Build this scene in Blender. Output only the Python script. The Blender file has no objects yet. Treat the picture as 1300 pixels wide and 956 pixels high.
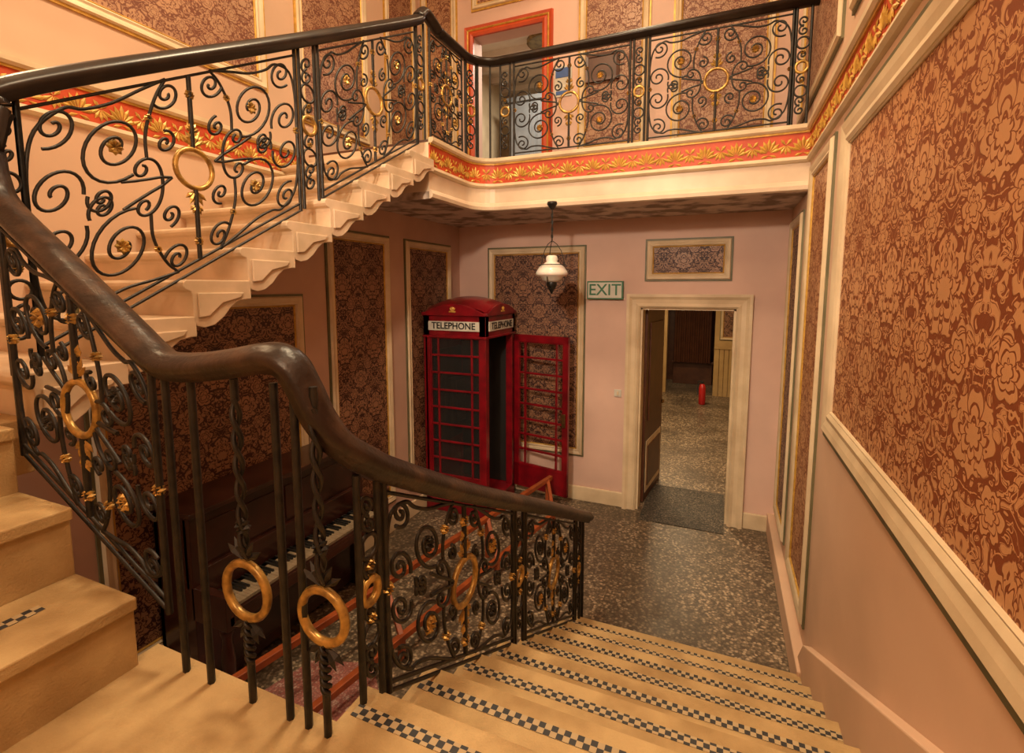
import bpy, bmesh, math, random
from mathutils import Vector, Matrix
random.seed(3)
S=bpy.context.scene
pi=math.pi
# ------------------------------------------------------------ helpers
def link(o): S.collection.objects.link(o); return o
def empty(name):
    o=bpy.data.objects.new(name,None); o.empty_display_size=.1; return link(o)
class MB:
    def __init__(s): s.v=[]; s.f=[]
    def add(s,vs,fs,M=None):
        b=len(s.v)
        for p in vs:
            p=Vector(p)
            s.v.append(M@p if M else p)
        s.f+= [[b+i for i in f] for f in fs]
    def box(s,x0,x1,y0,y1,z0,z1,M=None):
        s.add([(x0,y0,z0),(x1,y0,z0),(x1,y1,z0),(x0,y1,z0),(x0,y0,z1),(x1,y0,z1),(x1,y1,z1),(x0,y1,z1)],
              [(0,3,2,1),(4,5,6,7),(0,1,5,4),(1,2,6,5),(2,3,7,6),(3,0,4,7)],M)
    def prism(s,poly,fn,a,b):
        n=len(poly); vs=[fn(p[0],p[1],a) for p in poly]+[fn(p[0],p[1],b) for p in poly]
        fs=[list(range(n)),list(range(2*n-1,n-1,-1))]+[[i,(i+1)%n,n+(i+1)%n,n+i] for i in range(n)]
        s.add(vs,fs)
    def lathe(s,prof,c,n=24,M=None):
        vs=[];fs=[]
        for r,z in prof:
            for i in range(n):
                a=2*pi*i/n; vs.append((c[0]+r*math.cos(a),c[1]+r*math.sin(a),c[2]+z))
        for j in range(len(prof)-1):
            for i in range(n):
                fs.append([j*n+i,j*n+(i+1)%n,(j+1)*n+(i+1)%n,(j+1)*n+i])
        fs.append(list(range(n))[::-1]); fs.append([(len(prof)-1)*n+i for i in range(n)])
        s.add(vs,fs,M)
    def bar(s,a,b,w,h):
        a=Vector(a);b=Vector(b);t=(b-a).normalized()
        sd=t.cross(Vector((0,0,1)))
        if sd.length<.01: sd=Vector((1,0,0))
        sd.normalize();up=sd.cross(t)
        vs=[p+sd*i*w/2+up*j*h/2 for p in(a,b) for i,j in((-1,-1),(1,-1),(1,1),(-1,1))]
        s.add(vs,[(0,1,2,3),(7,6,5,4),(0,4,5,1),(1,5,6,2),(2,6,7,3),(3,7,4,0)])
    def ring(s,fn,u0,u1,v0,v1,prof):
        vs=[]
        for o,d in prof:
            vs+=[fn(u0-o,v0-o,d),fn(u1+o,v0-o,d),fn(u1+o,v1+o,d),fn(u0-o,v1+o,d)]
        fs=[]
        m=len(prof)
        for j in range(m):
            k=(j+1)%m
            for i in range(4):
                fs.append([j*4+i,j*4+(i+1)%4,k*4+(i+1)%4,k*4+i])
        s.add(vs,fs)
    def petal(s,c,T,U,ang,L,W,N=None,th=.006,base=0.0):
        T=Vector(T);U=Vector(U);c=Vector(c)
        N=T.cross(U) if N is None else Vector(N)
        d=T*math.cos(ang)+U*math.sin(ang); e=-T*math.sin(ang)+U*math.cos(ang)
        p0=c+d*base; tip=c+d*(base+L); m=c+d*(base+L*.62)
        vs=[p0,m+e*W/2,tip,m-e*W/2,m+N*th,m-N*th]
        s.add(vs,[(0,1,4),(1,2,4),(2,3,4),(3,0,4),(1,0,5),(2,1,5),(3,2,5),(0,3,5)])
    def build(s,name,mat,parent=None,bevel=0,smooth=False):
        me=bpy.data.meshes.new(name); me.from_pydata([tuple(v) for v in s.v],[],s.f)
        bm=bmesh.new(); bm.from_mesh(me); bmesh.ops.recalc_face_normals(bm,faces=bm.faces); bm.to_mesh(me); bm.free()
        me.materials.append(mat)
        if smooth:
            for p in me.polygons: p.use_smooth=True
        o=link(bpy.data.objects.new(name,me))
        if parent: o.parent=parent
        if bevel:
            b=o.modifiers.new('bevel','BEVEL'); b.width=bevel; b.segments=2; b.limit_method='ANGLE'
        return o
class CV:
    def __init__(s): s.sp=[]
    def add(s,pts,cyc=False): s.sp.append((pts,cyc))
    def build(s,name,mat,depth,parent=None,res=1):
        cu=bpy.data.curves.new(name,'CURVE'); cu.dimensions='3D'; cu.bevel_depth=depth; cu.bevel_resolution=res; cu.use_fill_caps=True
        for pts,cyc in s.sp:
            sp=cu.splines.new('POLY'); sp.points.add(len(pts)-1)
            for i,p in enumerate(pts): sp.points[i].co=(p[0],p[1],p[2],1)
            sp.use_cyclic_u=cyc
        cu.materials.append(mat)
        o=link(bpy.data.objects.new(name,cu))
        if parent: o.parent=parent
        return o
def catmull(P,n=8):
    P=[Vector(p) for p in P]; Q=[P[0]*2-P[1]]+P+[P[-1]*2-P[-2]]; out=[]
    for i in range(1,len(Q)-2):
        a,b,c,d=Q[i-1:i+3]
        for k in range(n):
            t=k/n
            out.append(.5*((2*b)+(c-a)*t+(2*a-5*b+4*c-d)*t*t+(3*b-a-3*c+d)*t**3))
    out.append(P[-1]); return out
def sweep(name,path,prof,mat,parent=None,smooth=False,closed=True):
    mb=MB(); m=len(prof); vs=[]; fs=[]; prev=None
    for i,p in enumerate(path):
        T=(path[min(i+1,len(path)-1)]-path[max(i-1,0)]).normalized()
        sd=T.cross(Vector((0,0,1)))
        if sd.length<.12 and prev is not None: sd=prev.copy()
        sd.normalize()
        if prev is not None:
            sd=(sd*.7+prev*.3).normalized() if sd.dot(prev)<.9 else sd
        prev=sd; up=sd.cross(T).normalized()
        vs+=[p+sd*a+up*b for a,b in prof]
    for i in range(len(path)-1):
        for j in range(m if closed else m-1):
            k=(j+1)%m; fs.append([i*m+j,i*m+k,(i+1)*m+k,(i+1)*m+j])
    if closed:
        fs.append(list(range(m))[::-1]); fs.append([(len(path)-1)*m+j for j in range(m)])
    mb.add(vs,fs); return mb.build(name,mat,parent,smooth=smooth)
# ------------------------------------------------------------ materials
class NT:
    def __init__(s,name):
        s.m=bpy.data.materials.new(name); s.m.use_nodes=True; s.nt=s.m.node_tree; s.b=s.nt.nodes['Principled BSDF']
        s.tc=s.n('ShaderNodeTexCoord').outputs['Object']
    def n(s,t): return s.nt.nodes.new(t)
    def l(s,a,b): s.nt.links.new(a,b)
    def setv(s,inp,v):
        if isinstance(v,(int,float)): inp.default_value=v
        elif isinstance(v,tuple): inp.default_value=(*v,1) if len(v)==3 and inp.type=='RGBA' else v
        else: s.l(v,inp)
    def M(s,op,a,b=0.0,c=0.0):
        n=s.n('ShaderNodeMath'); n.operation=op
        s.setv(n.inputs[0],a); s.setv(n.inputs[1],b); s.setv(n.inputs[2],c); return n.outputs[0]
    def mix(s,f,a,b):
        n=s.n('ShaderNodeMix'); n.data_type='RGBA'; s.setv(n.inputs[0],f); s.setv(n.inputs[6],a); s.setv(n.inputs[7],b); return n.outputs[2]
    def noise(s,vec,scale,detail=3,dist=0,rough=.5):
        n=s.n('ShaderNodeTexNoise'); s.l(vec,n.inputs['Vector']); n.inputs['Scale'].default_value=scale
        n.inputs['Detail'].default_value=detail; n.inputs['Distortion'].default_value=dist; n.inputs['Roughness'].default_value=rough; return n.outputs[0]
    def step(s,v,a,b):
        n=s.n('ShaderNodeMapRange'); s.l(v,n.inputs[0]); n.inputs[1].default_value=a; n.inputs[2].default_value=b; return n.outputs[0]
    def bump(s,h,st=.2,d=.01):
        n=s.n('ShaderNodeBump'); n.inputs['Strength'].default_value=st; n.inputs['Distance'].default_value=d; s.l(h,n.inputs['Height']); s.l(n.outputs[0],s.b.inputs['Normal'])
    def col(s,c): s.setv(s.b.inputs['Base Color'],c)
def simple(name,c1,c2=None,scale=6,rough=.5,metal=0,bump=0,bscale=40,lo=.35,hi=.65,coat=0):
    t=NT(name); c2=c2 or tuple(x*.8 for x in c1)
    f=t.step(t.noise(t.tc,scale,5),lo,hi); t.col(t.mix(f,c1,c2))
    t.b.inputs['Roughness'].default_value=rough; t.b.inputs['Metallic'].default_value=metal
    if coat: t.b.inputs['Coat Weight'].default_value=coat
    if bump: t.bump(t.noise(t.tc,bscale,4),bump,.01)
    return t.m
def damask(name,axis,base,motif,w=.36,h=.52,rough=.55):
    t=NT(name); sp=t.n('ShaderNodeSeparateXYZ'); t.l(t.tc,sp.inputs[0])
    U=t.M('DIVIDE',sp.outputs[0 if axis=='x' else 1],w); V=t.M('DIVIDE',sp.outputs[2],h)
    ax=t.M('ABSOLUTE',t.M('SUBTRACT',t.M('FRACT',U),.5))
    ang=t.M('MULTIPLY',V,2*pi); R=.35*h/w*1.0
    cx=t.n('ShaderNodeCombineXYZ'); t.l(t.M('MULTIPLY',ax,2.2),cx.inputs[0]); t.l(t.M('MULTIPLY',t.M('COSINE',ang),R),cx.inputs[1]); t.l(t.M('MULTIPLY',t.M('SINE',ang),R),cx.inputs[2])
    n1=t.noise(cx.outputs[0],2.7,.4,1.3)
    n2=t.noise(cx.outputs[0],3.7,.6,1.7)
    band=lambda n,c,a,b: t.M('SUBTRACT',1.0,t.step(t.M('ABSOLUTE',t.M('SUBTRACT',n,c)),a,b))
    vine=band(n1,.47,.013,.019)
    leaf=t.step(n2,.547,.558)
    leaf=t.M('MULTIPLY',leaf,t.M('SUBTRACT',1.0,band(n2,.610,.008,.013)))
    leaf=t.M('MULTIPLY',leaf,t.M('SUBTRACT',1.0,band(n1,.52,.011,.017)))
    leaf2=t.M('MULTIPLY',t.M('SUBTRACT',1.0,t.step(n2,.38,.392)),t.step(t.M('ABSOLUTE',t.M('SUBTRACT',n2,.35)),.007,.012))
    def flower(du,dv,rad,n):
        x=t.M('MULTIPLY',t.M('ABSOLUTE',t.M('SUBTRACT',ax,du)),w)
        y=t.M('MULTIPLY',t.M('SUBTRACT',t.M('FRACT',t.M('ADD',V,dv)),.5),h)
        r=t.M('SQRT',t.M('ADD',t.M('MULTIPLY',x,x),t.M('MULTIPLY',y,y)))
        th=t.M('ARCTAN2',y,x)
        r0=t.M('DIVIDE',r,rad)
        thw=t.M('ADD',th,t.M('MULTIPLY',t.M('SUBTRACT',n2,.5),1.1))
        pet=t.M('MULTIPLY',t.M('ABSOLUTE',t.M('COSINE',t.M('MULTIPLY',thw,n/2))),.34)
        rr=t.M('DIVIDE',r0,t.M('ADD',.74,pet))
        rr=t.M('ADD',rr,t.M('MULTIPLY',t.M('SUBTRACT',n2,.5),.38))
        ins=t.M('SUBTRACT',1.0,t.step(rr,.98,1.02))
        halo=t.M('SUBTRACT',1.0,t.step(rr,1.14,1.18))
        ring1=t.step(t.M('ABSOLUTE',t.M('SUBTRACT',rr,.66)),.035,.05)
        ring2=t.step(t.M('ABSOLUTE',t.M('SUBTRACT',rr,.36)),.035,.05)
        radl=t.M('SUBTRACT',1.0,t.M('MULTIPLY',t.M('SUBTRACT',1.0,t.step(t.M('ABSOLUTE',t.M('COSINE',t.M('MULTIPLY',thw,n/2))),.12,.18)),t.step(r0,.30,.34)))
        return t.M('MULTIPLY',t.M('MULTIPLY',t.M('MULTIPLY',ins,ring1),ring2),radl),halo
    f1,h1=flower(0.0,.5,.26*w,10); f2,h2=flower(.5,0.0,.21*w,8); f3,h3=flower(.27,.22,.115*w,6); f4,h4=flower(.25,.76,.13*w,6)
    veg=t.M('MAXIMUM',vine,t.M('MAXIMUM',leaf,leaf2))
    for h_ in(h1,h2,h3,h4): veg=t.M('MULTIPLY',veg,t.M('SUBTRACT',1.0,h_))
    m=veg
    for f in(f1,f2,f3,f4): m=t.M('MAXIMUM',m,f)
    big=t.noise(t.tc,1.3,3)
    mo=t.mix(t.step(big,.3,.75),motif,tuple(x*.76 for x in motif))
    t.col(t.mix(m,base,mo))
    t.setv(t.b.inputs['Roughness'],t.M('SUBTRACT',rough,t.M('MULTIPLY',m,.14)))
    t.bump(t.M('ADD',m,t.M('MULTIPLY',t.noise(t.tc,250,2),.4)),.25,.004)
    return t.m
def terrazzo(name,dark,mid,light,scale=55,r0=.28):
    t=NT(name)
    v=t.n('ShaderNodeTexVoronoi'); v.inputs['Scale'].default_value=scale; t.l(t.tc,v.inputs['Vector'])
    s=t.n('ShaderNodeSeparateColor'); t.l(v.outputs['Color'],s.inputs[0])
    c=t.mix(t.step(s.outputs[0],.35,.5),dark,mid); c=t.mix(t.step(s.outputs[1],.72,.76),c,light)
    edge=t.step(v.outputs['Distance'],.35,.6)
    c=t.mix(t.M('MULTIPLY',edge,.6),c,tuple(x*.5 for x in dark))
    big=t.step(t.noise(t.tc,1.3,6),.44,.62); c=t.mix(t.M('MULTIPLY',big,.62),c,tuple(x*.55 for x in dark))
    t.col(c); t.setv(t.b.inputs['Roughness'],t.M('ADD',r0,t.M('MULTIPLY',t.noise(t.tc,5,5),.3)))
    return t.m
m_pink=simple('plaster_pink',(.67,.45,.31),(.57,.38,.26),1.2,.75,bump=.05)
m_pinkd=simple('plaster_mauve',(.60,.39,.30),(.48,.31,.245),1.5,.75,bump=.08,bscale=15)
m_mauve=simple('plaster_back',(.70,.48,.39),(.60,.405,.33),1.5,.75,bump=.08,bscale=15)
m_cream=simple('cream_paint',(.71,.57,.38),(.57,.44,.28),4,.5,bump=.05)
m_white=simple('white_gloss',(.72,.57,.42),(.60,.46,.33),3,.4,bump=.05)
m_olive=simple('olive_trim',(.10,.095,.045),(.16,.14,.07),6,.5)
m_gold=simple('gold_paint',(.68,.40,.08),(.48,.27,.045),20,.42,.25)
m_goldw=simple('aged_gold',(.62,.38,.10),(.26,.15,.045),30,.34,.6)
m_orange=simple('orange_paint',(.60,.080,.018),(.45,.055,.013),5,.5)
m_iron=simple('black_iron',(.010,.010,.010),(.03,.024,.018),30,.42,.3)
m_railw=simple('rail_mahogany',(.015,.007,.005),(.085,.042,.024),9,.36,bump=.2,bscale=60,lo=.45,hi=.78)
m_railb=simple('rail_black',(.010,.006,.005),(.022,.013,.009),8,.34)
m_step=simple('step_stone',(.54,.37,.17),(.36,.225,.09),5,.65,bump=.3,bscale=140)
m_stepw=simple('step_white',(.67,.50,.35),(.50,.37,.24),5,.5)
m_red=simple('red_enamel',(.23,.004,.010),(.13,.003,.007),7,.3,coat=.25)
m_dark=simple('dark_inside',(.01,.008,.007),(.015,.012,.01),5,.6)
m_ebony=simple('piano_mahogany',(.018,.005,.003),(.04,.011,.007),5,.28,coat=.3)
m_ivory=simple('ivory',(.30,.23,.15),(.22,.16,.10),30,.4)
m_black=simple('black_lacquer',(.01,.01,.01),(.02,.02,.02),10,.3)
m_wood=simple('orange_timber',(.36,.08,.02),(.22,.045,.012),8,.4)
m_brownw=simple('door_brown',(.10,.035,.016),(.07,.022,.011),7,.4)
m_yel=simple('ochre_wall',(.46,.31,.13),(.36,.23,.09),3,.6)
m_brass=simple('brass',(.35,.22,.08),(.2,.12,.05),15,.35,.9)
m_greyd=simple('greyblue_paint',(.20,.21,.22),(.14,.15,.16),4,.5)
m_signw=simple('sign_white',(.60,.58,.50),(.52,.50,.43),8,.4)
m_green=simple('sign_green',(.03,.17,.08),(.025,.13,.06),8,.4)
m_blue=simple('notice_blue',(.05,.12,.35),(.04,.1,.3),8,.4)
m_ext=simple('extinguisher_red',(.45,.015,.015),(.38,.012,.012),8,.3)
m_soff=simple('soffit_peeling',(.68,.56,.48),(.26,.19,.15),4.2,.8,bump=.5,bscale=9,lo=.46,hi=.58)
m_ceil=simple('ceiling_white',(.75,.66,.55),(.65,.56,.45),2,.7)
m_pinkt=terrazzo('pink_terrazzo',(.34,.12,.10),(.42,.17,.14),(.5,.32,.27),80)
m_floor=terrazzo('terrazzo_floor',(.100,.070,.045),(.22,.16,.102),(.48,.36,.24),48)
m_mat=terrazzo('doormat',(.035,.03,.025),(.10,.078,.055),(.19,.15,.11),70,.6)
t=NT('opal_glass'); t.col((.8,.74,.66)); t.b.inputs['Roughness'].default_value=.15; t.b.inputs['Subsurface Weight'].default_value=.3; m_opal=t.m
t=NT('dusty_glass'); t.col((.03,.03,.03)); t.b.inputs['Roughness'].default_value=.08; t.b.inputs['Alpha'].default_value=.45; m_glass=t.m
t=NT('mosaic_check'); ck=t.n('ShaderNodeTexChecker'); sp=t.n('ShaderNodeSeparateXYZ'); cb=t.n('ShaderNodeCombineXYZ')
t.l(t.tc,sp.inputs[0]); t.l(sp.outputs[0],cb.inputs[0]); t.l(sp.outputs[1],cb.inputs[1]); cb.inputs[2].default_value=.003
t.l(cb.outputs[0],ck.inputs['Vector']); ck.inputs['Scale'].default_value=50; ck.inputs['Color1'].default_value=(.03,.03,.033,1); ck.inputs['Color2'].default_value=(.46,.34,.19,1); t.l(ck.outputs[0],t.b.inputs['Base Color']); m_check=t.m
D_r=damask('damask_rust_y','y',(.200,.048,.011),(.57,.285,.125),.50,.70)
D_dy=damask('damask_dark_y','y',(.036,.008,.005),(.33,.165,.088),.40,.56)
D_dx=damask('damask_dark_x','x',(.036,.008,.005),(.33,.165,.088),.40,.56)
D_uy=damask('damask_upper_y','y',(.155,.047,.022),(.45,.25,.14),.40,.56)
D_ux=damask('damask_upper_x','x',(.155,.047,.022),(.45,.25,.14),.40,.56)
# ------------------------------------------------------------ dimensions
XR=.57; YB=5.5; XL=-3.6; XLL=-3.06; FZ=-2.5; BZ=1.218; SZ=.74; CZ=4.3; YF=-.6
XA=-2.3; YBAL=4.5; YT=3.63
fR=lambda u,v,d:(XR-d,u,v)
fB=lambda u,v,d:(u,YB-d,v)
fL=lambda u,v,d:(XL+d,u,v)
fLL=lambda u,v,d:(XLL+d,u,v)
# ------------------------------------------------------------ shell
mb=MB(); mb.box(-4,3,YF-.2,14.5,FZ-.1,FZ); mb.build('floor',m_floor)
mb=MB(); mb.box(XR,XR+.2,YF-.2,YB+.22,FZ,CZ); mb.build('wall_right',m_pink)
mb=MB(); mb.box(XL-.2,XL,YF-.2,YB+.22,FZ,CZ); mb.build('wall_left',m_pink)
mb=MB(); mb.box(XL-.2,XR+.2,YF-.2,YF,FZ,CZ); mb.build('wall_front',m_pink)
mb=MB(); mb.box(XL-.2,XR+.2,YF-.2,YB+.22,CZ,CZ+.1); mb.build('ceiling',m_ceil)
Y2=YB+.2
mb=MB()
DX0,DX1,DZ1=-.82,.124,-.218
UX0,UX1,UZ1=-2.83,-1.97,2.92
mb.box(XL,DX0,YB,Y2,FZ,BZ); mb.box(DX1,XR,YB,Y2,FZ,BZ); mb.box(DX0,DX1,YB,Y2,DZ1,BZ)
mb.box(XL,UX0,YB,Y2,BZ,CZ); mb.box(UX1,XR,YB,Y2,BZ,CZ); mb.box(UX0,UX1,YB,Y2,UZ1,CZ)
mb.build('wall_back',m_mauve)
mb=MB(); mb.prism([(YF,FZ),(YB,FZ),(YB,SZ+.04),(YT,SZ+.04),(YT-.02,.98),(.93,-.5),(.93,-.6),(YF,-.6)],lambda a,b,c:(c,a,b),XL,XLL); mb.build('wall_left_lower',m_pinkd)
# ------------------------------------------------------------ balcony / gallery
gal=empty('balcony')
arc=[Vector((XA+.25-.25*math.cos(a),YBAL-.25+.25*math.sin(a),0)) for a in [i*pi/2/8 for i in range(9)]]
poly=[(XL,YT),(XA,YT)]+[(p.x,p.y) for p in arc]+[(XR,YBAL),(XR,YB),(XL,YB)]
mb=MB(); mb.prism(poly,lambda a,b,c:(a,b,c),SZ+.06,BZ-.02); mb.build('slab',m_white,gal)
mb=MB(); mb.prism(poly,lambda a,b,c:(a,b,c),SZ,SZ+.06); mb.build('soffit',m_soff,gal)
mb=MB(); mb.prism(poly,lambda a,b,c:(a,b,c),BZ-.02,BZ); mb.build('deck',m_brownw,gal)
path0=[Vector((XA,YT,0))]+arc+[Vector((XR,YBAL,0))]
def zs(path,z): return [Vector((p.x,p.y,z)) for p in path]
def frieze(path,parent,pre=''):
    sweep(pre+'frieze_band',zs(path,0),[(0,1.0),(.012,1.0),(.012,1.19),(0,1.19)],m_orange,parent)
    sweep(pre+'frieze_top_mould',zs(path,0),[(0,1.19),(.03,1.19),(.045,1.205),(.045,1.235),(0,1.235)],m_cream,parent)
    sweep(pre+'frieze_gilt',zs(path,0),[(0,1.175),(.022,1.175),(.022,1.19),(0,1.19)],m_gold,parent)
    sweep(pre+'frieze_low_mould',zs(path,0),[(0,.955),(.02,.96),(.035,.975),(.028,1.0),(0,1.0)],m_cream,parent)
    L=[0]
    for a,b in zip(path,path[1:]): L.append(L[-1]+(b-a).length)
    mb=MB(); n=int(L[-1]/.115); 
    for i in range(n):
        s=(i+.5)*L[-1]/n
        k=max(j for j in range(len(L)) if L[j]<=s); k=min(k,len(path)-2)
        T=(path[k+1]-path[k]).normalized(); N=T.cross(Vector((0,0,1)))
        c=path[k]+T*(s-L[k])+N*.016
        U=Vector((0,0,1))
        if i%2==0:
            c=c+U*1.045
            for q in range(7): mb.petal(c,T,U,pi/2+(q-3)*.42,.10-.008*abs(q-3),.028,N,.008,.012)
            for q in(-1,1): mb.petal(c-U*.015,T,U,pi/2+q*1.9,.06,.022,N,.008)
        else:
            c=c+U*1.095
            for q in range(5): mb.petal(c,T,U,-pi/2+(q-2)*.5,.07,.022,N,.006,.005)
            for q in(-1,1): mb.petal(c,T,U,pi/2+q*.7,.06,.024,N,.006)
    mb.build(pre+'palmettes',m_gold,parent)
frieze(path0,gal)
sweep('fascia_mould',zs(path0,0),[(0,SZ),(.03,SZ+.01),(.035,SZ+.04),(.015,SZ+.07),(0,SZ+.08)],m_white,gal)
fr=empty('trim_frieze_right'); frieze([Vector((XR,YBAL,0)),Vector((XR,YF,0))],fr)
fl=empty('trim_frieze_left'); frieze([Vector((XL,YF,0)),Vector((XL,YT-.1,0))],fl)
# ------------------------------------------------------------ wall panels
def panel(f,u0,u1,v0,v1,fab,w=.075,outer=m_olive,ow=.018,inner=m_gold):
    e=empty('wall_panel')
    i=ow+w
    mb=MB(); mb.ring(f,u0+ow,u1-ow,v0+ow,v1-ow,[(0,0),(0,.014),(ow,.014),(ow,0)]); mb.build('outer_fillet',outer,e)
    a,b,c,d=u0+i,u1-i,v0+i,v1-i
    mb=MB(); mb.ring(f,a,b,c,d,[(0,0),(0,.018),(w*.15,.028),(w*.35,.022),(w*.6,.030),(w*.85,.034),(w,.02),(w,0)]); mb.build('moulding',m_cream,e)
    mb=MB(); mb.ring(f,a+.012,b-.012,c+.012,d-.012,[(0,0),(0,.012),(.006,.018),(.012,.012),(.012,0)]); mb.build('gilt_bead',inner,e)
    mb=MB(); mb.add([f(a,c,.006),f(b,c,.006),f(b,d,.006),f(a,d,.006)],[(0,1,2,3)]); mb.build('damask_fabric',fab,e)
panel(fR,-.55,3.25,-.84,.90,D_r,.13,m_olive,.03,m_cream)
panel(fR,3.48,4.32,-2.2,.90,D_r,.085)
panel(fR,4.62,5.36,-2.2,.62,D_dy,.07)
panel(fR,-.5,3.25,1.42,3.9,D_uy,.08); panel(fR,3.5,5.3,1.42,3.9,D_uy,.08)
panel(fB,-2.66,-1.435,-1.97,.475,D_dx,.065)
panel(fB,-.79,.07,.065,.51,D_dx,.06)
panel(fB,-1.56,-.80,1.45,3.9,D_ux,.06,m_gold); panel(fB,-.58,.36,1.45,3.9,D_ux,.06,m_gold); panel(fB,-3.56,-3.05,1.45,3.9,D_ux,.06,m_gold)
panel(fB,-2.86,-1.94,3.2,4.1,D_ux,.05,m_gold)
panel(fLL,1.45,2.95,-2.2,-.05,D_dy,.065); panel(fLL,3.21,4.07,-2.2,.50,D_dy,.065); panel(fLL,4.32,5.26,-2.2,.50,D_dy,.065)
panel(fL,-.4,3.2,1.62,3.9,D_uy,.07,m_gold); panel(fL,3.52,4.5,1.5,3.9,D_uy,.06,m_gold); panel(fL,4.8,5.42,1.5,3.9,D_uy,.06,m_gold)
def skirt(name,boxes,mat=m_cream):
    mb=MB()
    for b in boxes: mb.box(*b)
    mb.build(name,mat,bevel=.008)
YS=3.20; TD=.31; YTOP=YS-7*TD
skirt('baseboard_back',[(-3.06,-.965,YB-.03,YB,FZ,FZ+.17),(.275,XR,YB-.03,YB,FZ,FZ+.17)])
skirt('baseboard_right',[(XR-.07,XR,YS,YB,FZ,FZ+.2)],m_pink)
skirt('baseboard_left',[(XLL,XLL+.03,1.0,YB,FZ,FZ+.17)],m_cream)
mb=MB(); mb.prism([(YS+.15,FZ),(YS+.15,FZ+.2),(YS,FZ+.38),(YTOP,-.93),(YTOP,-1.148),(YS,FZ)],lambda a,b,c:(c,a,b),XR-.05,XR); mb.box(XR-.03,XR,YF,YTOP,-1.148,-.93); mb.build('trim_stair_skirting',m_pink,bevel=.006)
# ------------------------------------------------------------ lower doorway
dr=empty('door_1')
prof=[(0,0),(0,.03),(.02,.05),(.05,.035),(.09,.04),(.12,.06),(.148,.06),(.148,0)]
def archi(u0,u1,z0,z1,prof,mat,nm,par):
    mb=MB(); vs=[];m=len(prof)
    for o,d in prof: vs+=[fB(u0-o,z0,d),fB(u0-o,z1+o,d),fB(u1+o,z1+o,d),fB(u1+o,z0,d)]
    fs=[]
    for j in range(m):
        k=(j+1)%m
        for i in range(3): fs.append([j*4+i,j*4+i+1,k*4+i+1,k*4+i])
    fs.append([j*4 for j in range(m)]); fs.append([j*4+3 for j in range(m)][::-1])
    mb.add(vs,fs); mb.build(nm,mat,par)
archi(DX0,DX1,FZ,DZ1,prof,m_cream,'architrave',dr)
mb=MB(); mb.box(DX0,DX0+.02,YB,Y2,FZ,DZ1); mb.box(DX1-.02,DX1,YB,Y2,FZ,DZ1); mb.box(DX0,DX1,YB,Y2,DZ1-.02,DZ1); mb.build('lining',m_cream,dr)
M=Matrix.Translation((DX0+.03,Y2,0))@Matrix.Rotation(math.radians(84),4,'Z')
mb=MB(); mb.box(0,.86,-.02,.02,FZ+.01,DZ1-.03,M); mb.build('leaf',m_brownw,dr,bevel=.004)
mb=MB(); mb.box(.06,.80,-.026,-.02,FZ+.1,FZ+.72,M); mb.build('kick_panel',m_cream,dr,bevel=.004)
mb=MB()
for z0,z1 in((FZ+.17,FZ+.65),(FZ+.95,FZ+2.1)): mb.box(.12,.74,-.035,-.02,z0,z1,M)
mb.build('leaf_panels',m_brownw,dr,bevel=.004)
mb=MB(); mb.lathe([(.02,0),(.03,.02),(.015,.04)],(0,0,0),12,M@Matrix.Translation((.8,-.02,FZ+1.05))@Matrix.Rotation(pi/2,4,'X')); mb.build('knob',m_brass,dr)
# ------------------------------------------------------------ corridor room
cy=12.2
mb=MB(); mb.box(-2.8,-2.6,Y2,cy,FZ,.35); mb.build('wall_corridor_left',m_yel)
mb=MB(); mb.box(1.2,1.4,Y2,cy,FZ,.35); mb.build('wall_corridor_right',m_yel)
mb=MB(); mb.box(-2.8,1.4,Y2,14.2,.35,.45); mb.build('ceiling_corridor',m_yel)
mb=MB(); mb.box(-2.8,-1.2,cy,cy+.2,FZ,.35); mb.box(-.15,1.4,cy,cy+.2,FZ,.35); mb.box(-1.2,-.15,cy,cy+.2,-.15,.35); mb.build('wall_corridor_back',m_yel)
mb=MB(); mb.box(-2.8,1.4,14.0,14.2,FZ,.35); mb.build('wall_far_room',m_brownw)
mb=MB()
for i in range(14):
    x=-.13+i*.1; mb.box(x,x+.088,cy-.03,cy,FZ,FZ+1.1)
mb.box(-.15,1.3,cy-.05,cy,FZ+1.1,FZ+1.15); mb.build('trim_wainscot',m_yel,bevel=.004)
fC=lambda u,v,d:(u,cy-d,v)
panel(fC,-.05,.5,-1.2,.2,D_dx,.05)
mb=MB()
for i in range(16):
    x=-1.1+i*.055; mb.lathe([(.03,0),(.03,1.5)],(x,13.3+.02*(i%2),FZ+.6),8)
mb.build('curtain',m_brownw)
mb=MB(); mb.box(-1.15,-.2,13.5,13.9,FZ,FZ+.55); mb.box(-1.18,-.17,13.45,13.9,FZ+.55,FZ+.6); mb.build('low_cupboard',m_brownw,bevel=.006)
e=empty('fire_extinguisher'); c=(-.34,11.2,FZ)
mb=MB(); mb.lathe([(.06,0),(.07,.02),(.07,.36),(.055,.42),(.025,.45)],c,16); mb.build('cylinder',m_ext,e,smooth=True)
mb=MB(); mb.lathe([(.03,.45),(.03,.49),(.02,.51)],c,12); mb.box(c[0]-.1,c[0]+.02,c[1]-.01,c[1]+.01,FZ+.49,FZ+.51); mb.box(c[0]-.1,c[0]-.08,c[1]-.015,c[1]+.015,FZ+.2,FZ+.5); mb.build('valve_and_hose',m_black,e)
mb=MB(); mb.box(-.75,.1,5.25,6.3,FZ,FZ+.008); mb.build('doormat',m_mat,bevel=.002)
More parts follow.
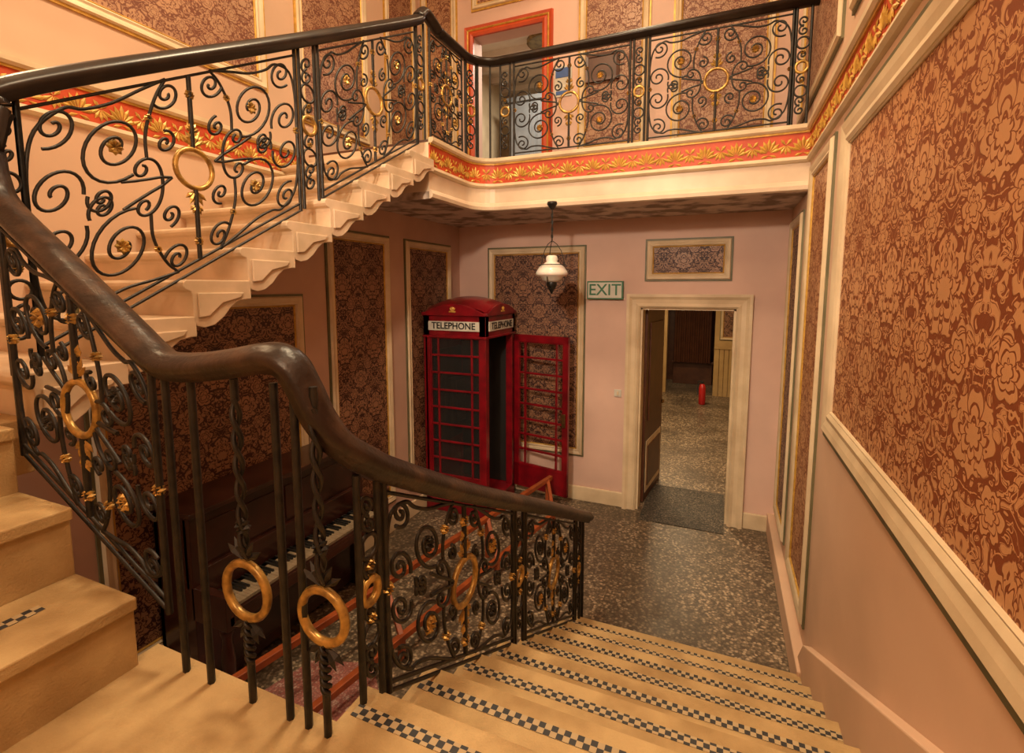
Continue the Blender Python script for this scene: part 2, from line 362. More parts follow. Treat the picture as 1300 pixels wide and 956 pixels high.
# ------------------------------------------------------------ upper doorway and room
ud=empty('door_2')
archi(UX0,UX1,BZ,UZ1,[(0,0),(0,.03),(.03,.045),(.06,.03),(.06,0)],m_orange,'architrave_inner',ud)
archi(UX0-.06,UX1+.06,BZ,UZ1+.06,[(0,0),(0,.035),(.012,.045),(.02,.035),(.02,0)],m_gold,'architrave_gilt',ud)
archi(UX0-.08,UX1+.08,BZ,UZ1+.08,[(0,0),(0,.03),(.03,.04),(.04,0)],m_orange,'architrave_outer',ud)
M=Matrix.Translation((UX1-.02,Y2+.02,0))@Matrix.Rotation(math.radians(97),4,'Z')
mb=MB(); mb.box(0,.82,-.02,.02,BZ+.01,UZ1-.03,M); mb.build('leaf',m_greyd,ud,bevel=.003)
mb=MB()
for q0,q1 in((.1,.38),(.45,.73)):
    for z0,z1 in((.12,.7),(.85,1.55)): mb.box(q0,q1,.02,.03,BZ+z0,BZ+z1,M)
mb.build('leaf_panels',m_greyd,ud,bevel=.004)
wd=empty('wardrobe'); mb=MB(); mb.box(-3.2,-2.3,7.4,7.95,BZ,2.85); mb.box(-3.24,-2.26,7.36,7.95,2.85,2.92); mb.build('carcass',m_greyd,wd,bevel=.006)
mb=MB()
for q0,q1 in((-3.16,-2.77),(-2.73,-2.34)):
    mb.box(q0,q1,7.38,7.4,BZ+.08,2.8)
    for z0,z1 in((.14,.75),(.82,1.5)): mb.box(q0+.06,q1-.06,7.365,7.38,BZ+z0,BZ+z1)
mb.build('doors',m_greyd,wd,bevel=.005)
mb=MB(); mb.box(-3.8,-3.6,Y2,8.6,BZ-.1,3.4); mb.build('wall_upper_room_left',m_cream)
mb=MB(); mb.box(-1.0,-.8,Y2,8.6,BZ-.1,3.4); mb.build('wall_upper_room_right',m_cream)
mb=MB(); mb.box(-3.8,-.8,8.6,8.8,BZ-.1,3.4); mb.build('wall_upper_room_back',m_cream)
mb=MB(); mb.box(-3.8,-.8,Y2,8.8,3.35,3.45)
for i in range(7): mb.box(-3.8,-.8,Y2+.2+i*.42,Y2+.28+i*.42,3.27,3.35)
mb.build('ceiling_upper_room',m_ceil)
mb=MB(); mb.box(-3.8,-.8,Y2,8.8,BZ-.1,BZ); mb.build('floor_upper_room',m_brownw)
e=empty('wall_notice'); mb=MB(); mb.box(-1.83,-1.63,YB-.012,YB,2.1,2.42); mb.build('card',m_signw,e); mb=MB(); mb.box(-1.815,-1.645,YB-.016,YB-.012,2.30,2.40); mb.box(-1.81,-1.65,YB-.016,YB-.012,2.12,2.16); mb.build('print',m_blue,e)
e=empty('framed_picture'); mb=MB(); mb.ring(fB,-1.44,-1.14,2.22,2.44,[(0,.02),(0,.04),(.03,.045),(.03,.02)]); mb.build('frame',m_brownw,e); mb=MB(); mb.box(-1.44,-1.14,YB-.03,YB-.02,2.22,2.44); mb.build('print',m_brownw,e)
e=empty('light_switch'); mb=MB(); mb.box(-1.09,-1.01,YB-.012,YB,-1.22,-1.14); mb.build('plate',m_signw,e,bevel=.002); mb=MB(); mb.box(-1.06,-1.04,YB-.02,YB-.01,-1.2,-1.16); mb.build('rocker',m_cream,e)
def text(s,size,loc,rot,mat,parent,name,ext=.002):
    cu=bpy.data.curves.new(name,'FONT'); cu.body=s; cu.size=size; cu.align_x='CENTER'; cu.align_y='CENTER'; cu.extrude=ext; cu.offset=.0015; cu.materials.append(mat)
    o=link(bpy.data.objects.new(name,cu)); o.location=loc; o.rotation_euler=rot; o.parent=parent; return o
e=empty('exit_sign'); mb=MB(); mb.box(-1.41,-1.01,YB-.06,YB,-.13,.07); mb.build('case',m_green,e,bevel=.004)
mb=MB(); mb.box(-1.395,-1.025,YB-.066,YB-.06,-.115,.055); mb.build('face',m_signw,e)
text('EXIT',.175,(-1.21,YB-.069,-.03),(pi/2,0,0),m_green,e,'lettering')
# ------------------------------------------------------------ stairs
rs=.169
st=empty('staircase')
poly=[(YS,FZ)]
for i in range(7):
    y=YS-TD*i; z=FZ+rs*(i+1)
    poly+=[(y,z-.035),(y+.018,z-.03),(y+.018,z),(y-TD,z)]
L1=FZ+8*rs
poly+=[(YTOP,L1-.035),(YTOP+.018,L1-.03),(YTOP+.018,L1),(YF,L1),(YF,L1-.2),(.85,L1-.2),(.85,FZ)]
XB=-1.60; TB=.30; YE=.84
mb=MB(); mb.prism(poly,lambda a,b,c:(c,a,b),-.9,XR); mb.box(XB-.04,-.9,YF,.92,L1-.2,L1); mb.build('lower_flight',m_step,st)
mb=MB()
for i in range(7):
    y=YS-TD*i; z=FZ+rs*(i+1); mb.box(-.88,XR-.05,y-.08,y-.04,z,z+.002)
mb.box(-.88,XR-.05,YTOP-.08,YTOP-.04,L1,L1+.002)
L2=L1+4*rs
mbB=MB(); rb=(L2-L1)/3
for k in range(2):
    x=XB-TB*k; z=L1+rb*(k+1)
    mbB.box(x-TB,x+.018,YF,YE,z-.04,z); mbB.box(x-TB-.02,x,YF,YE,z-.34,z-.02)
    mb.box(x-.20,x-.16,YF+.02,.70,z,z+.002)
mb.build('mosaic_strips',m_check,st)
XB4=XB-2*TB
mbB.box(XL,XB4+.018,YF,YE,L2-.04,L2); mbB.box(XL,XB4,YF,YE,L2-.24,L2-.02); mbB.box(XL,XA,YE,.93,L2-.2,L2)
mbB.build('middle_flight',m_step,st,bevel=.005)
mb=MB()
for k in range(9):
    y0=.93+.3*k; z=L2+rs*(k+1); y1=y0+.3
    P=[(y0-.025,z),(y0-.04,z-.012),(y0-.042,z-.03),(y0-.03,z-.045),(y0-.005,z-.055),(y0,z-.075),(y0,z-.19),(y0+.015,z-.215),(y0+.05,z-.225),(y0+.10,z-.215),(y0+.15,z-.18),(y0+.19,z-.135),(y0+.23,z-.105),(y0+.28,z-.095),(y1+.01,z-.095),(y1+.01,z)]
    mb.prism(P,lambda a,b,c:(c,a,b),XL,XA+.045)
    mb.prism([(y0+.02,z-.06),(y1-.04,z-.06),(y1-.06,z-.085),(y0+.14,z-.11),(y0+.07,z-.17),(y0+.02,z-.175)],lambda a,b,c:(c,a,b),XA+.045,XA+.058)
mb.build('upper_flight',m_stepw,st,bevel=.004)
# ------------------------------------------------------------ balustrades
def scroll_shape(kind,sgn,N,E,Mv,p):
    pts=[Vector((0,0))]
    for i in range(N):
        x=2*(i+.5)/N-1
        if kind=='C': th=sgn*(Mv*x+E*(abs(x)**p)*(1 if x>0 else -1))
        else: th=sgn*(Mv*x*x+E*abs(x)**p)
        pts.append(pts[-1]+Vector((math.cos(th),math.sin(th))))
    return pts
_sc={}
def scroll(A,B,kind='C',sgn=1,E=7.5,Mv=1.35,p=2.6):
    k=(kind,sgn,E,Mv,p)
    if k not in _sc: _sc[k]=scroll_shape(kind,sgn,60,E,Mv,p)
    P=_sc[k]; A=complex(*A);B=complex(*B); a=complex(*P[0]);b=complex(*P[-1]); r=(B-A)/(b-a)
    return [((A+(complex(*q)-a)*r).real,(A+(complex(*q)-a)*r).imag) for q in P]
class Rail:
    def __init__(s,xy,zb,zt,gilt=1): s.xy=xy;s.zb=zb;s.zt=zt; s.gilt=gilt; s.iron=CV();s.bars=CV();s.gold=CV();s.lg=MB();s.lb=MB()
    def T(s,q):
        a=Vector(s.xy(q-.01));b=Vector(s.xy(q+.01)); d=(b-a); return Vector((d.x,d.y,0)).normalized()
    def p(s,q,h,H):
        x,y=s.xy(q); zb=s.zb(q);zt=s.zt(q); return Vector((x,y,zb+(zt-zb)*h/H))
    def bar(s,q,z0=0,z1=1):
        x,y=s.xy(q); a=s.zb(q);b=s.zt(q); s.bars.add([(x,y,a+(b-a)*z0),(x,y,a+(b-a)*z1)])
    def rosette(s,q,h,H,r=.03,gold=False):
        c=s.p(q,h,H);T=s.T(q);U=Vector((0,0,1)); mb=s.lg if gold else s.lb
        for i in range(8): mb.petal(c,T,U,i*pi/4,r,r*.75,None,.014)
    def ringat(s,q,zf,R=.08):
        c=s.p(q,zf,1);T=s.T(q)
        s.gold.add([c+T*R*math.cos(a)+Vector((0,0,R*math.sin(a))) for a in [i*2*pi/28 for i in range(28)]],True)
    def fan(s,q,h,H,up=1,L=.08):
        c=s.p(q,h,H);T=s.T(q);U=Vector((0,0,1))
        for k in range(5): s.lg.petal(c,T,U,(pi/2+(k-2)*.45)*up,L*(1-.12*abs(k-2)),.024,None,.008)
    def spiral(s,q,h,H,r,a0,turns,d,ros=0):
        n=int(26*turns); pts=[]
        for i in range(n+1):
            t=i/n; R=r*(1-.86*t**.85); a=a0+d*turns*2*pi*t
            pts.append(s.p(q+R*math.cos(a),h+R*math.sin(a),H))
        s.iron.add(pts)
        if ros: s.rosette(q,h,H,.022+.006*ros,ros==2)
    def panel(s,s0,s1):
        w=s1-s0;a=w/2;c=(s0+s1)/2; H=s.zt(c)-s.zb(c); R=min(.088,a*.30)
        k=min(1,a/.55)
        for f in(.05,.95,.005): s.iron.add([s.p(s0+w*i/12,f*H,H) for i in range(13)])
        s.bar(s0);s.bar(s1)
        s.ringat(c,.5,R)
        s.bars.add([s.p(c,.05*H,H),s.p(c,.5*H-R,H)]); s.bars.add([s.p(c,.5*H+R,H),s.p(c,.95*H,H)])
        s.fan(c,.5*H+R+.01,H,1,.085); s.fan(c,.5*H-R-.01,H,-1,.085)
        s.fan(c,.5*H+R+.075,H,1,.055); s.fan(c,.5*H-R-.075,H,-1,.055)
        s.rosette(c,.86*H,H,.024,True); s.rosette(c,.14*H,H,.024,True)
        for g in(-1,1):
            X=lambda f:c+g*a*f
            A0=lambda deg: math.radians(deg) if g>0 else pi-math.radians(deg)
            for u in(1,-1):
                Y=lambda f:(.5+u*f)*H
                AA=lambda deg: A0(deg*u)
                D=g*u
                s.spiral(X(.52),Y(.215),H,.155*H*max(k,.62),AA(-115),1.9,D,2 if s.gilt or u*g>0 else 1)
                s.spiral(X(.86),Y(.10),H,.105*H*max(k,.5),AA(200),1.6,-D,0)
                s.spiral(X(.84),Y(.36),H,.085*H*max(k,.6),AA(-60),1.6,-D,0)
                s.spiral(X(.17),Y(.385),H,.070*H*max(k,.6),AA(-20),1.5,-D,0)
                s.spiral(X(.20),Y(.17),H,.055*H*max(k,.6),AA(90),1.4,D,0)
                s.spiral(X(.62),Y(.02),H,.06*H*max(k,.6),AA(30),1.5,-D,0)
                s.iron.add([s.p(X(f),Y(h),H) for f,h in((.17,.0),(.24,.02),(.32,.03),(.42,.045),(.50,.06))])
                s.iron.add(catmull([s.p(X(f),Y(h),H) for f,h in((.17,.455),(.34,.43),(.52,.40),(.68,.40),(.78,.42),(.93,.36),(.985,.22),(.99,.0))],5))
                s.iron.add(catmull([s.p(X(f),Y(h),H) for f,h in((.17,.455),(.24,.39),(.30,.30),(.33,.22),(.33,.12))],5))
                s.rosette(X(.30),Y(.30),H,.018,True)
            s.iron.add([s.p(q[0],q[1],H) for q in scroll((X(.36),.60*H),(X(.36),.40*H),'C',g,6.5,1.2)])
            s.rosette(X(.985),.5*H,H,.022,True)
    def divider(s,s0,s1):
        c=(s0+s1)/2; w=s1-s0; H=s.zt(c)-s.zb(c)
        s.bar(s0);s.bar(s1)
        r=w*.42
        for zf in(.5,.3,.7):
            P=s.p(c,zf*H,H);T=s.T(c)
            (s.gold if zf==.5 else s.iron).add([P+T*r*math.cos(a)+Vector((0,0,r*math.sin(a))) for a in [i*2*pi/18 for i in range(18)]],True)
        for h,d in((.14,1),(.22,-1),(.40,1),(.60,-1),(.80,1),(.88,-1)):
            s.spiral(c,h*H,H,.4*w,pi/2*d,1.3,d)
        s.rosette(c,.62*H,H,.018,True); s.rosette(c,.38*H,H,.018,True)
    def twisted(s,q,R=.085,ringh=.42):
        x,y=s.xy(q); a=s.zb(q);b=s.zt(q); T=s.T(q);N=Vector((T.y,-T.x,0))
        zc=a+(b-a)*ringh
        for ph in(0,pi):
            for z0,z1 in((a+.12,zc-R),(zc+R+.02,b-.05)):
                s.iron.add([Vector((x,y,z0+(z1-z0)*i/40))+T*.009*math.cos(i*.5+ph)+N*.009*math.sin(i*.5+ph) for i in range(41)])
        s.bars.add([(x,y,a),(x,y,a+.12)]); s.bars.add([(x,y,b-.06),(x,y,b)])
        s.ringat(q,ringh,R)
        s.rosette(q,(ringh+.2),1,.026,False)
        c=Vector((x,y,zc))
        for u in(1,-1):
            for k in range(5): s.lb.petal(c+Vector((0,0,u*(R+.005))),T,Vector((0,0,1)),(pi/2+(k-2)*.5)*u,.075,.02,None,.01)
    def build(s,name,railpath,mat,iron_d=.0068):
        e=empty(name)
        s.iron.build('scrollwork',m_iron,iron_d,e); s.bars.build('balusters',m_iron,.0105,e)
        if s.gold.sp: s.gold.build('gilt_rings',m_goldw,.012,e,2)
        if s.lg.v: s.lg.build('gilt_leaves',m_goldw,e)
        if s.lb.v: s.lb.build('iron_rosettes',m_iron,e)
        if railpath:
            pr=[(-.026,-.036),(-.030,-.022),(-.046,-.014),(-.053,.002),(-.050,.016),(-.036,.024),(-.030,.032),(-.012,.040),(.012,.040),(.030,.032),(.036,.024),(.050,.016),(.053,.002),(.046,-.014),(.030,-.022),(.026,-.036)]
            sweep('handrail',railpath,pr,mat,e,True)
        return e
zbA=lambda y: L2+rs+(y-.93)*.563+.01
ztA=lambda y: .70+(y-.99)*(2.13-.70)/(3.60-.99)-.03
A=Rail(lambda y:(XA,y),zbA,ztA)
A.panel(.98,2.24); A.divider(2.27,2.39); A.panel(2.42,3.46); A.divider(3.48,3.58); A.divider(.90,.98)
pathA=catmull([(-2.29,.885,.47),(XA,.93,.60),(XA,1.02,.715),(XA,2.2,1.36),(XA,3.40,2.025),(XA,3.52,2.12),(XA,3.60,2.185),(XA,3.70,2.165),(XA,3.80,2.132)],8)
aL=.25*pi/2; L0=YBAL-.25-YT
def xyG(q):
    if q<L0: return (XA,YT+q)
    if q<L0+aL:
        t=(q-L0)/.25; return (XA+.25-.25*math.cos(t),YBAL-.25+.25*math.sin(t))
    return (XA+.25+(q-L0-aL),YBAL)
g0=L0+aL-(XA+.25)
G=Rail(xyG,lambda q:BZ+.01,lambda q:2.10)
G.panel(.04,.58)
for q in(.64,.80,.92): G.bar(q)
G.divider(.66,.78); G.divider(g0-2.04,g0-1.94)
G.panel(g0-1.90,g0-.82); G.divider(g0-.79,g0-.69); G.panel(g0-.66,g0+.40); G.divider(g0+.42,g0+.52)
pathG=[Vector((*xyG(q),2.13)) for q in [.18+i*(L0+aL-.18)/14 for i in range(15)]]+[Vector((x,YBAL,2.13)) for x in(-1.5,-.5,XR)]
A.build('stair_balustrade',pathA,m_railb); G.build('gallery_balustrade',pathG,m_railb)
YBr=.88
zbB=lambda q: L1 if q<1.47 else -1.0+(q-1.46)*.53
ztB=lambda q: -.235+max(0,(q-1.46))*.61
Bq=Rail(lambda q:(-q,YBr),zbB,ztB,0)
Bq.panel(1.50,2.24)
for q in(1.44,1.33,1.02,.955): Bq.bar(q)
Bq.twisted(1.16,.078,.36); Bq.twisted(.89,.07,.36)
zbC=lambda y: FZ+rs+(YS-y)*.545+.0
ztC=lambda y: -.53-(y-1.13)*.502-.03
Cq=Rail(lambda y:(-.85,y),lambda y:max(zbC(y),FZ+.06),ztC,0)
Cq.divider(.97,1.05)
Cq.panel(1.08,2.0); Cq.divider(2.03,2.13); Cq.panel(2.16,3.06); Cq.divider(3.10,3.20); Cq.bar(3.28,-.08)
pathBC=catmull([(-2.30,.885,.45),(-2.27,.88,.36),(-2.2,.88,.265),(-1.9,.88,.075),(-1.6,.88,-.115),(-1.5,.88,-.18),(-1.42,.88,-.215),(-1.30,.88,-.215),(-1.15,.88,-.195),(-1.03,.885,-.175),(-.97,.89,-.19),(-.935,.90,-.25),(-.905,.915,-.33),(-.875,.95,-.40),(-.855,1.02,-.46),(-.85,1.13,-.53),(-.85,1.61,-.785),(-.85,2.5,-1.22),(-.85,3.25,-1.60),(-.85,3.38,-1.66)],8)
e=Bq.build('lower_balustrade',pathBC,m_railw)
e2=Cq.build('tmp',None,m_railw)
for o in list(e2.children): o.parent=e
bpy.data.objects.remove(e2)
# ------------------------------------------------------------ telephone box
pb=empty('telephone_box'); x0,x1,y0,y1=-3.02,-2.26,4.6,5.38; zt=-.30
mb=MB(); mb.box(x0,x1,y0,y1,FZ,FZ+.14)
for x in(x0,x1-.08):
    for y in(y0,y1-.08): mb.box(x,x+.08,y,y+.08,FZ+.1,zt)
mb.box(x0,x1,y0,y0+.06,-.52,zt); mb.box(x0,x1,y1-.06,y1,-.52,zt); mb.box(x1-.06,x1,y0,y1,-.52,zt); mb.box(x0,x0+.06,y0,y1,-.52,zt)
mb.box(x0-.015,x1+.015,y0-.015,y1+.015,zt,zt+.035); mb.box(x0-.01,x1+.01,y0-.01,y1+.01,-.54,-.515)
mb.box(x0+.02,x0+.05,y0,y1,FZ+.1,zt); mb.box(x0,x1,y1-.04,y1-.01,FZ+.1,zt)
mb.box(x0+.08,x1-.08,y0+.015,y0+.045,FZ+.14,FZ+.42)
zb0,zb1=FZ+.42,-.54
for i in range(9):
    z=zb0+(zb1-zb0)*i/8; mb.box(x0+.07,x1-.07,y0+.012,y0+.045,z-.011,z+.011)
for x in(x0+.08,x0+.175,x1-.175,x1-.08): mb.box(x-.011,x+.011,y0+.012,y0+.045,zb0,zb1)
mb.build('body',m_red,pb,bevel=.005)
mb=MB(); mb.box(x0+.08,x1-.08,y0+.025,y0+.03,zb0,zb1); mb.build('glass',m_glass,pb)
n=16; mb=MB(); vs=[];fs=[]; cx,cyy=(x0+x1)/2,(y0+y1)/2; hx,hy=(x1-x0)/2,(y1-y0)/2
for j in range(n+1):
    for i in range(n+1):
        u=2*i/n-1;v=2*j/n-1; vs.append((cx+u*hx,cyy+v*hy,zt+.035+.085*(1-u*u)+.085*(1-v*v)))
for j in range(n):
    for i in range(n):
        q=j*(n+1)+i; fs.append((q,q+1,q+n+2,q+n+1))
mb.add(vs,fs); mb.build('dome_roof',m_red,pb,smooth=True)
mb=MB()
arcp=[(u,zt+.02+.105*(1-u*u)) for u in [2*i/16-1 for i in range(17)]]
for yy in(y0-.02,y1-.02): mb.prism([(cx-hx,zt+.0)]+[(cx+u*hx,z) for u,z in arcp]+[(cx+hx,zt)],lambda a,b,c:(a,c,b),yy,yy+.04)
mb.prism([(cyy-hy,zt+.0)]+[(cyy+u*hy,z) for u,z in arcp]+[(cyy+hy,zt)],lambda a,b,c:(c,a,b),x1-.02,x1+.02)
mb.build('pediments',m_red,pb,bevel=.004)
mb=MB()
for T,c in(((1,0,0),Vector((cx,y0-.024,zt+.045))),((0,1,0),Vector((x1+.024,cyy,zt+.045)))):
    for k in range(5): mb.petal(c,T,(0,0,1),pi/2+(k-2)*.35,.055,.022,None,.006)
    T=Vector(T); mb.bar(c-T*.04,c+T*.04,.008,.014)
mb.build('crown_emblems',m_gold,pb)
mb=MB(); mb.box(x0+.07,x1-.07,y0-.012,y0,-.46,-.36); mb.box(x1,x1+.012,y0+.07,y1-.07,-.46,-.36); mb.build('sign_panels',m_signw,pb)
text('TELEPHONE',.098,(cx,y0-.014,-.41),(pi/2,0,0),m_black,pb,'sign_text_front'); text('TELEPHONE',.10,(x1+.014,cyy,-.41),(pi/2,0,pi/2),m_black,pb,'sign_text_side')
mb=MB(); mb.box(x0+.05,x0+.09,y0+.1,y1-.08,FZ+.7,FZ+1.8); mb.box(x0+.09,x0+.25,y0+.28,y1-.28,FZ+.95,FZ+1.45); mb.box(x0+.09,x0+.3,y1-.3,y1-.05,FZ+.85,FZ+.88); mb.build('payphone',m_black,pb,bevel=.01)
mb=MB(); mb.box(x0+.06,x1-.06,y1-.045,y1-.04,FZ+.15,-.55); mb.build('interior_backing',m_dark,pb)
H0=Vector((-2.235,5.33,0)); H1=Vector((-1.53,5.18,0)); dv=(H1-H0); W=dv.length; an=math.atan2(dv.y,dv.x)
M=Matrix.Translation(H0)@Matrix.Rotation(an,4,'Z')
mb=MB(); za,zc=FZ+.14,-.54
mb.box(0,.07,-.02,.02,za,zc,M); mb.box(W-.07,W,-.02,.02,za,zc,M); mb.box(0,W,-.02,.02,zc-.08,zc,M); mb.box(0,W,-.02,.02,za,za+.28,M)
for i in range(9):
    z=za+.28+(zc-.08-za-.28)*i/8; mb.box(.06,W-.06,-.015,.015,z-.011,z+.011,M)
for x in(.15,W-.15): mb.box(x-.011,x+.011,-.015,.015,za+.28,zc-.08,M)
mb.build('open_door',m_red,pb,bevel=.003)
mb=MB(); mb.box(W-.06,W-.02,-.05,-.02,FZ+.95,FZ+1.1,M); mb.build('door_pull',m_brass,pb,bevel=.004)
# ------------------------------------------------------------ upright piano
pn=empty('upright_piano'); pa,pc=1.72,3.16; bx=-3.02
mb=MB()
for y in(pa,pc-.05):
    mb.box(bx,-2.70,y,y+.05,FZ,-1.28); mb.box(-2.72,-2.44,y,y+.05,-1.90,-1.70)
    mb.box(-2.74,-2.46,y-.01,y+.06,FZ+.0,FZ+.07)
mb.box(bx,-2.66,pa-.02,pc+.02,-1.28,-1.25); mb.box(-2.76,-2.73,pa,pc,-1.72,-1.30); mb.box(-2.80,-2.77,pa,pc,FZ+.06,-1.85)
mb.box(bx,-2.98,pa,pc,FZ+.02,-1.3)
mb.box(-2.78,-2.44,pa+.02,pc-.02,-1.88,-1.825); mb.box(-2.47,-2.44,pa+.04,pc-.04,-1.83,-1.80); mb.box(-2.76,-2.70,pa+.05,pc-.05,-1.80,-1.62)
for ya,yb in((pa+.1,pa+.62),(pa+.68,pc-.1)):
    mb.box(-2.73,-2.722,ya,yb,-1.60,-1.36); 
mb.box(-2.77,-2.762,pa+.1,pc-.1,FZ+.14,-1.95)
mb.build('case',m_ebony,pn,bevel=.006)
mb=MB()
for y in(pa+.04,pc-.04): mb.lathe([(.03,0),(.035,.05),(.022,.08),(.03,.2),(.038,.35),(.026,.47),(.035,.5),(.04,.55)],(-2.50,y,FZ+.06),14)
mb.build('legs',m_ebony,pn,smooth=True)
mb=MB(); n=50; ky0=pa+.09; kw=(pc-pa-.18)/n
for i in range(n): mb.box(-2.66,-2.485,ky0+i*kw+.0008,ky0+(i+1)*kw-.0008,-1.82,-1.795)
mb.build('white_keys',m_ivory,pn)
mb=MB()
for i in range(n-1):
    if i%7 in(0,1,3,4,5): mb.box(-2.69,-2.56,ky0+(i+1)*kw-.006,ky0+(i+1)*kw+.006,-1.80,-1.783)
mb.build('black_keys',m_black,pn)
mb=MB()
for dy in(-.1,0,.1): mb.box(-2.80,-2.68,2.44+dy-.02,2.44+dy+.02,FZ+.05,FZ+.065)
mb.build('pedals',m_brass,pn,bevel=.004)
# ------------------------------------------------------------ timber barrier on floor
tb=empty('timber_barrier'); mb=MB()
a=Vector((-2.40,1.45,-2.12)); b=Vector((-1.70,5.1,-2.12)); mb.bar(a,b,.045,.045)
off=Vector((.30,-.08,0)); a2=a+off+Vector((0,0,-.22)); b2=b+off*.6+Vector((0,-.3,-.22)); mb.bar(a2,b2,.045,.045)
for f in(.02,.35,.68,.98):
    p=a.lerp(b,f); q=a2.lerp(b2,f)
    mb.bar(p,q,.035,.035)
    mb.bar(p,(p.x,p.y,FZ),.04,.04); mb.bar(q,(q.x,q.y,FZ),.04,.04)
mb.build('poles',m_wood,tb,bevel=.004)
mb=MB(); mb.prism([(-2.75,1.2),(-1.55,1.2),(-1.55,1.95),(-2.05,2.45),(-2.45,2.3)],lambda a,b,c:(a,b,c),FZ,FZ+.004); mb.build('floor_inlay',m_pinkt)
# ------------------------------------------------------------ pendant lamp
pl=empty('pendant_lamp'); px,py=-1.50,4.47
def circ(c,r,n=20): return [(c[0]+r*math.cos(2*pi*i/n),c[1]+r*math.sin(2*pi*i/n),c[2]) for i in range(n)]
mb=MB(); mb.lathe([(.045,0),(.05,-.02),(.03,-.05),(.012,-.07)],(px,py,.79),16); mb.box(px-.012,px+.012,py,YBAL,.76,.79)
mb.lathe([(.006,.7),(.006,.42)],(px,py,0),8); mb.build('mount',m_iron,pl)
cv=CV()
for i in range(9):
    z=.70-i*.032; cv.add([(px+(.008*math.cos(t) if i%2 else 0),py+(0 if i%2 else .008*math.cos(t)),z+.02*math.sin(t)) for t in [k*2*pi/12 for k in range(12)]],True)
for a in(0,2*pi/3,4*pi/3):
    cv.add([(px+r*math.cos(a),py+r*math.sin(a),z) for r,z in((.01,.43),(.05,.40),(.09,.34),(.11,.28),(.125,.22),(.145,.20))])
cv.add(circ((px,py,.21),.13,24),True); cv.add([(px+.13*math.cos(a),py,.10-.13*math.sin(a)*.9) for a in [i*pi/14 for i in range(15)]]); cv.add([(px,py+.13*math.cos(a),.10-.13*math.sin(a)*.9) for a in [i*pi/14 for i in range(15)]])
cv.build('chain_and_arms',m_iron,.004,pl,2)
mb=MB(); mb.lathe([(.035,.30),(.05,.29),(.058,.265),(.05,.24),(.075,.225),(.12,.19),(.148,.145),(.150,.12),(.14,.11),(.11,.10),(.09,.07),(.05,.05)],(px,py,0),32); mb.build('glass_shade',m_opal,pl,smooth=True)
mb=MB(); mb.lathe([(.03,.10),(.05,.05),(.05,.02),(.04,-.0),(.02,-.03),(.012,-.05),(.004,-.06)],(px,py,0),20); mb.build('reservoir',m_iron,pl,smooth=True)
# ------------------------------------------------------------ lights
def pt(name,loc,e,col,r=.1,parent=None):
    l=bpy.data.lights.new(name,'POINT'); l.energy=e; l.color=col; l.shadow_soft_size=r
    o=link(bpy.data.objects.new(name,l)); o.location=loc
    if parent:o.parent=parent
    return o
def unseen_lamp(p,n,e,col,r=.06):
    sc=empty('unseen_wall_lamp'); p=Vector(p);n=Vector(n); M=Matrix.Translation(p)@n.to_track_quat('Z','Y').to_matrix().to_4x4()
    mb=MB(); mb.lathe([(.05,.0),(.05,.02),(.02,.04)],(0,0,0),16,M); q=p+n*.16; mb.bar(p+n*.02,q,.015,.015); mb.lathe([(.02,0),(.04,.02),(.04,.03)],q,12); mb.build('bracket',m_brass,sc)
    pt('bulb',q+Vector((0,0,.12)),e,col,r,sc)
unseen_lamp((XL,1.05,2.3),(1,0,0),95,(1,.76,.44))
unseen_lamp((XLL,.25,-1.25),(1,0,0),10,(1,.78,.56),.1)  # unseen lamp added to brighten the hall below the balcony
unseen_lamp((-.5,YF,1.0),(0,1,0),46,(1,.78,.52),.12)  # unseen lamp added behind the camera to light rails and steps
wl=empty('added_fill_spot'); wp=Vector((-1.0,YF+.22,1.5)); M=Matrix.Translation(wp)  # added fill spot in a housing, brightens the back wall under the balcony
d=(Vector((-1.0,5.5,-.6))-wp).normalized(); Rm=(-d).to_track_quat('Z','Y').to_matrix().to_4x4()
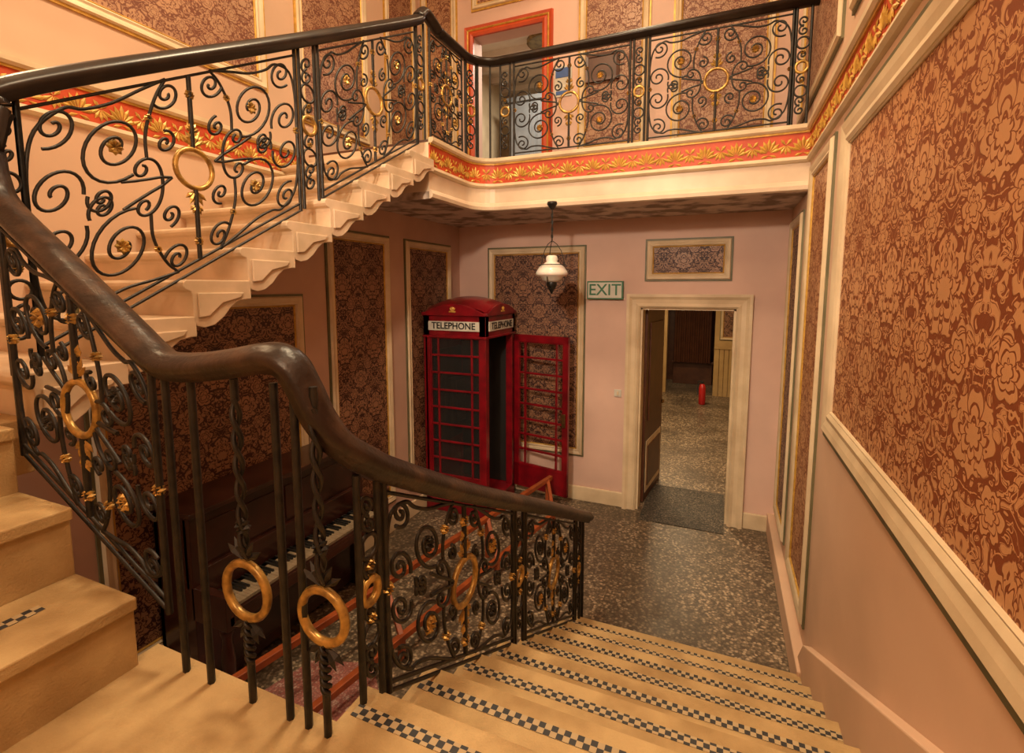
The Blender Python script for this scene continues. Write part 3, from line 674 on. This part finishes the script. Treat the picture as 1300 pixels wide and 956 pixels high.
mb=MB(); mb.lathe([(.05,.12),(.09,.08),(.13,0),(.14,-.04)],(0,0,0),20,M@Rm); mb.bar((-1.0,YF+.01,1.56),(-1.0,YF+.12,1.54),.03,.03); mb.build('housing',m_black,wl)
l=bpy.data.lights.new('spot','SPOT'); l.energy=520; l.color=(1,.81,.60); l.spot_size=math.radians(68); l.spot_blend=.7; l.shadow_soft_size=.12
o=link(bpy.data.objects.new('spot',l)); o.matrix_world=Matrix.Translation(wp+d*.06)@Rm; o.parent=wl
def area(name,loc,e,col,sz,rot=(0,0,0),parent=None):
    l=bpy.data.lights.new(name,'AREA'); l.energy=e; l.color=col; l.shape='DISK'; l.size=sz
    o=link(bpy.data.objects.new(name,l)); o.location=loc; o.rotation_euler=rot
    if parent:o.parent=parent
    return o
W1=(1,.77,.48)
def added_ceil_lamp(x,y,z,e,r=.18,col=W1):  # unseen lamps added to light stairwell, gallery, corridor and upper room
    c=empty('added_ceiling_lamp'); mb=MB(); mb.lathe([(r+.03,0),(r+.03,-.03),(r,-.04)],(x,y,z),24); mb.build('rim',m_brass,c); area('lamp',(x,y,z-.05),e,col,2*r,(0,0,0),c)
added_ceil_lamp(-1.3,2.3,CZ,140,.35); added_ceil_lamp(-.1,.9,CZ,92,.3); added_ceil_lamp(-1.0,5.05,CZ,26,.2)
added_ceil_lamp(-.9,7.6,.35,85,.2,(1,.72,.40)); added_ceil_lamp(-.9,10.5,.35,45,.2,(1,.72,.40)); added_ceil_lamp(-2.3,6.6,3.27,60,.25,(1,.88,.70))
w=bpy.data.worlds.new('world'); S.world=w; w.use_nodes=True; w.node_tree.nodes['Background'].inputs[0].default_value=(.5,.4,.32,1); w.node_tree.nodes['Background'].inputs[1].default_value=.3
S.view_settings.view_transform='Standard'
# ------------------------------------------------------------ camera
cam=bpy.data.cameras.new('camera'); co=link(bpy.data.objects.new('camera',cam)); cam.sensor_width=36; cam.lens=628/1300*36; cam.shift_y=-45/1300; cam.clip_start=.02
co.rotation_euler=(math.radians(90-6.18),0,math.radians(23.1)); S.camera=co
for o in S.objects:
    if o.parent is None: o.location.z+=2.5
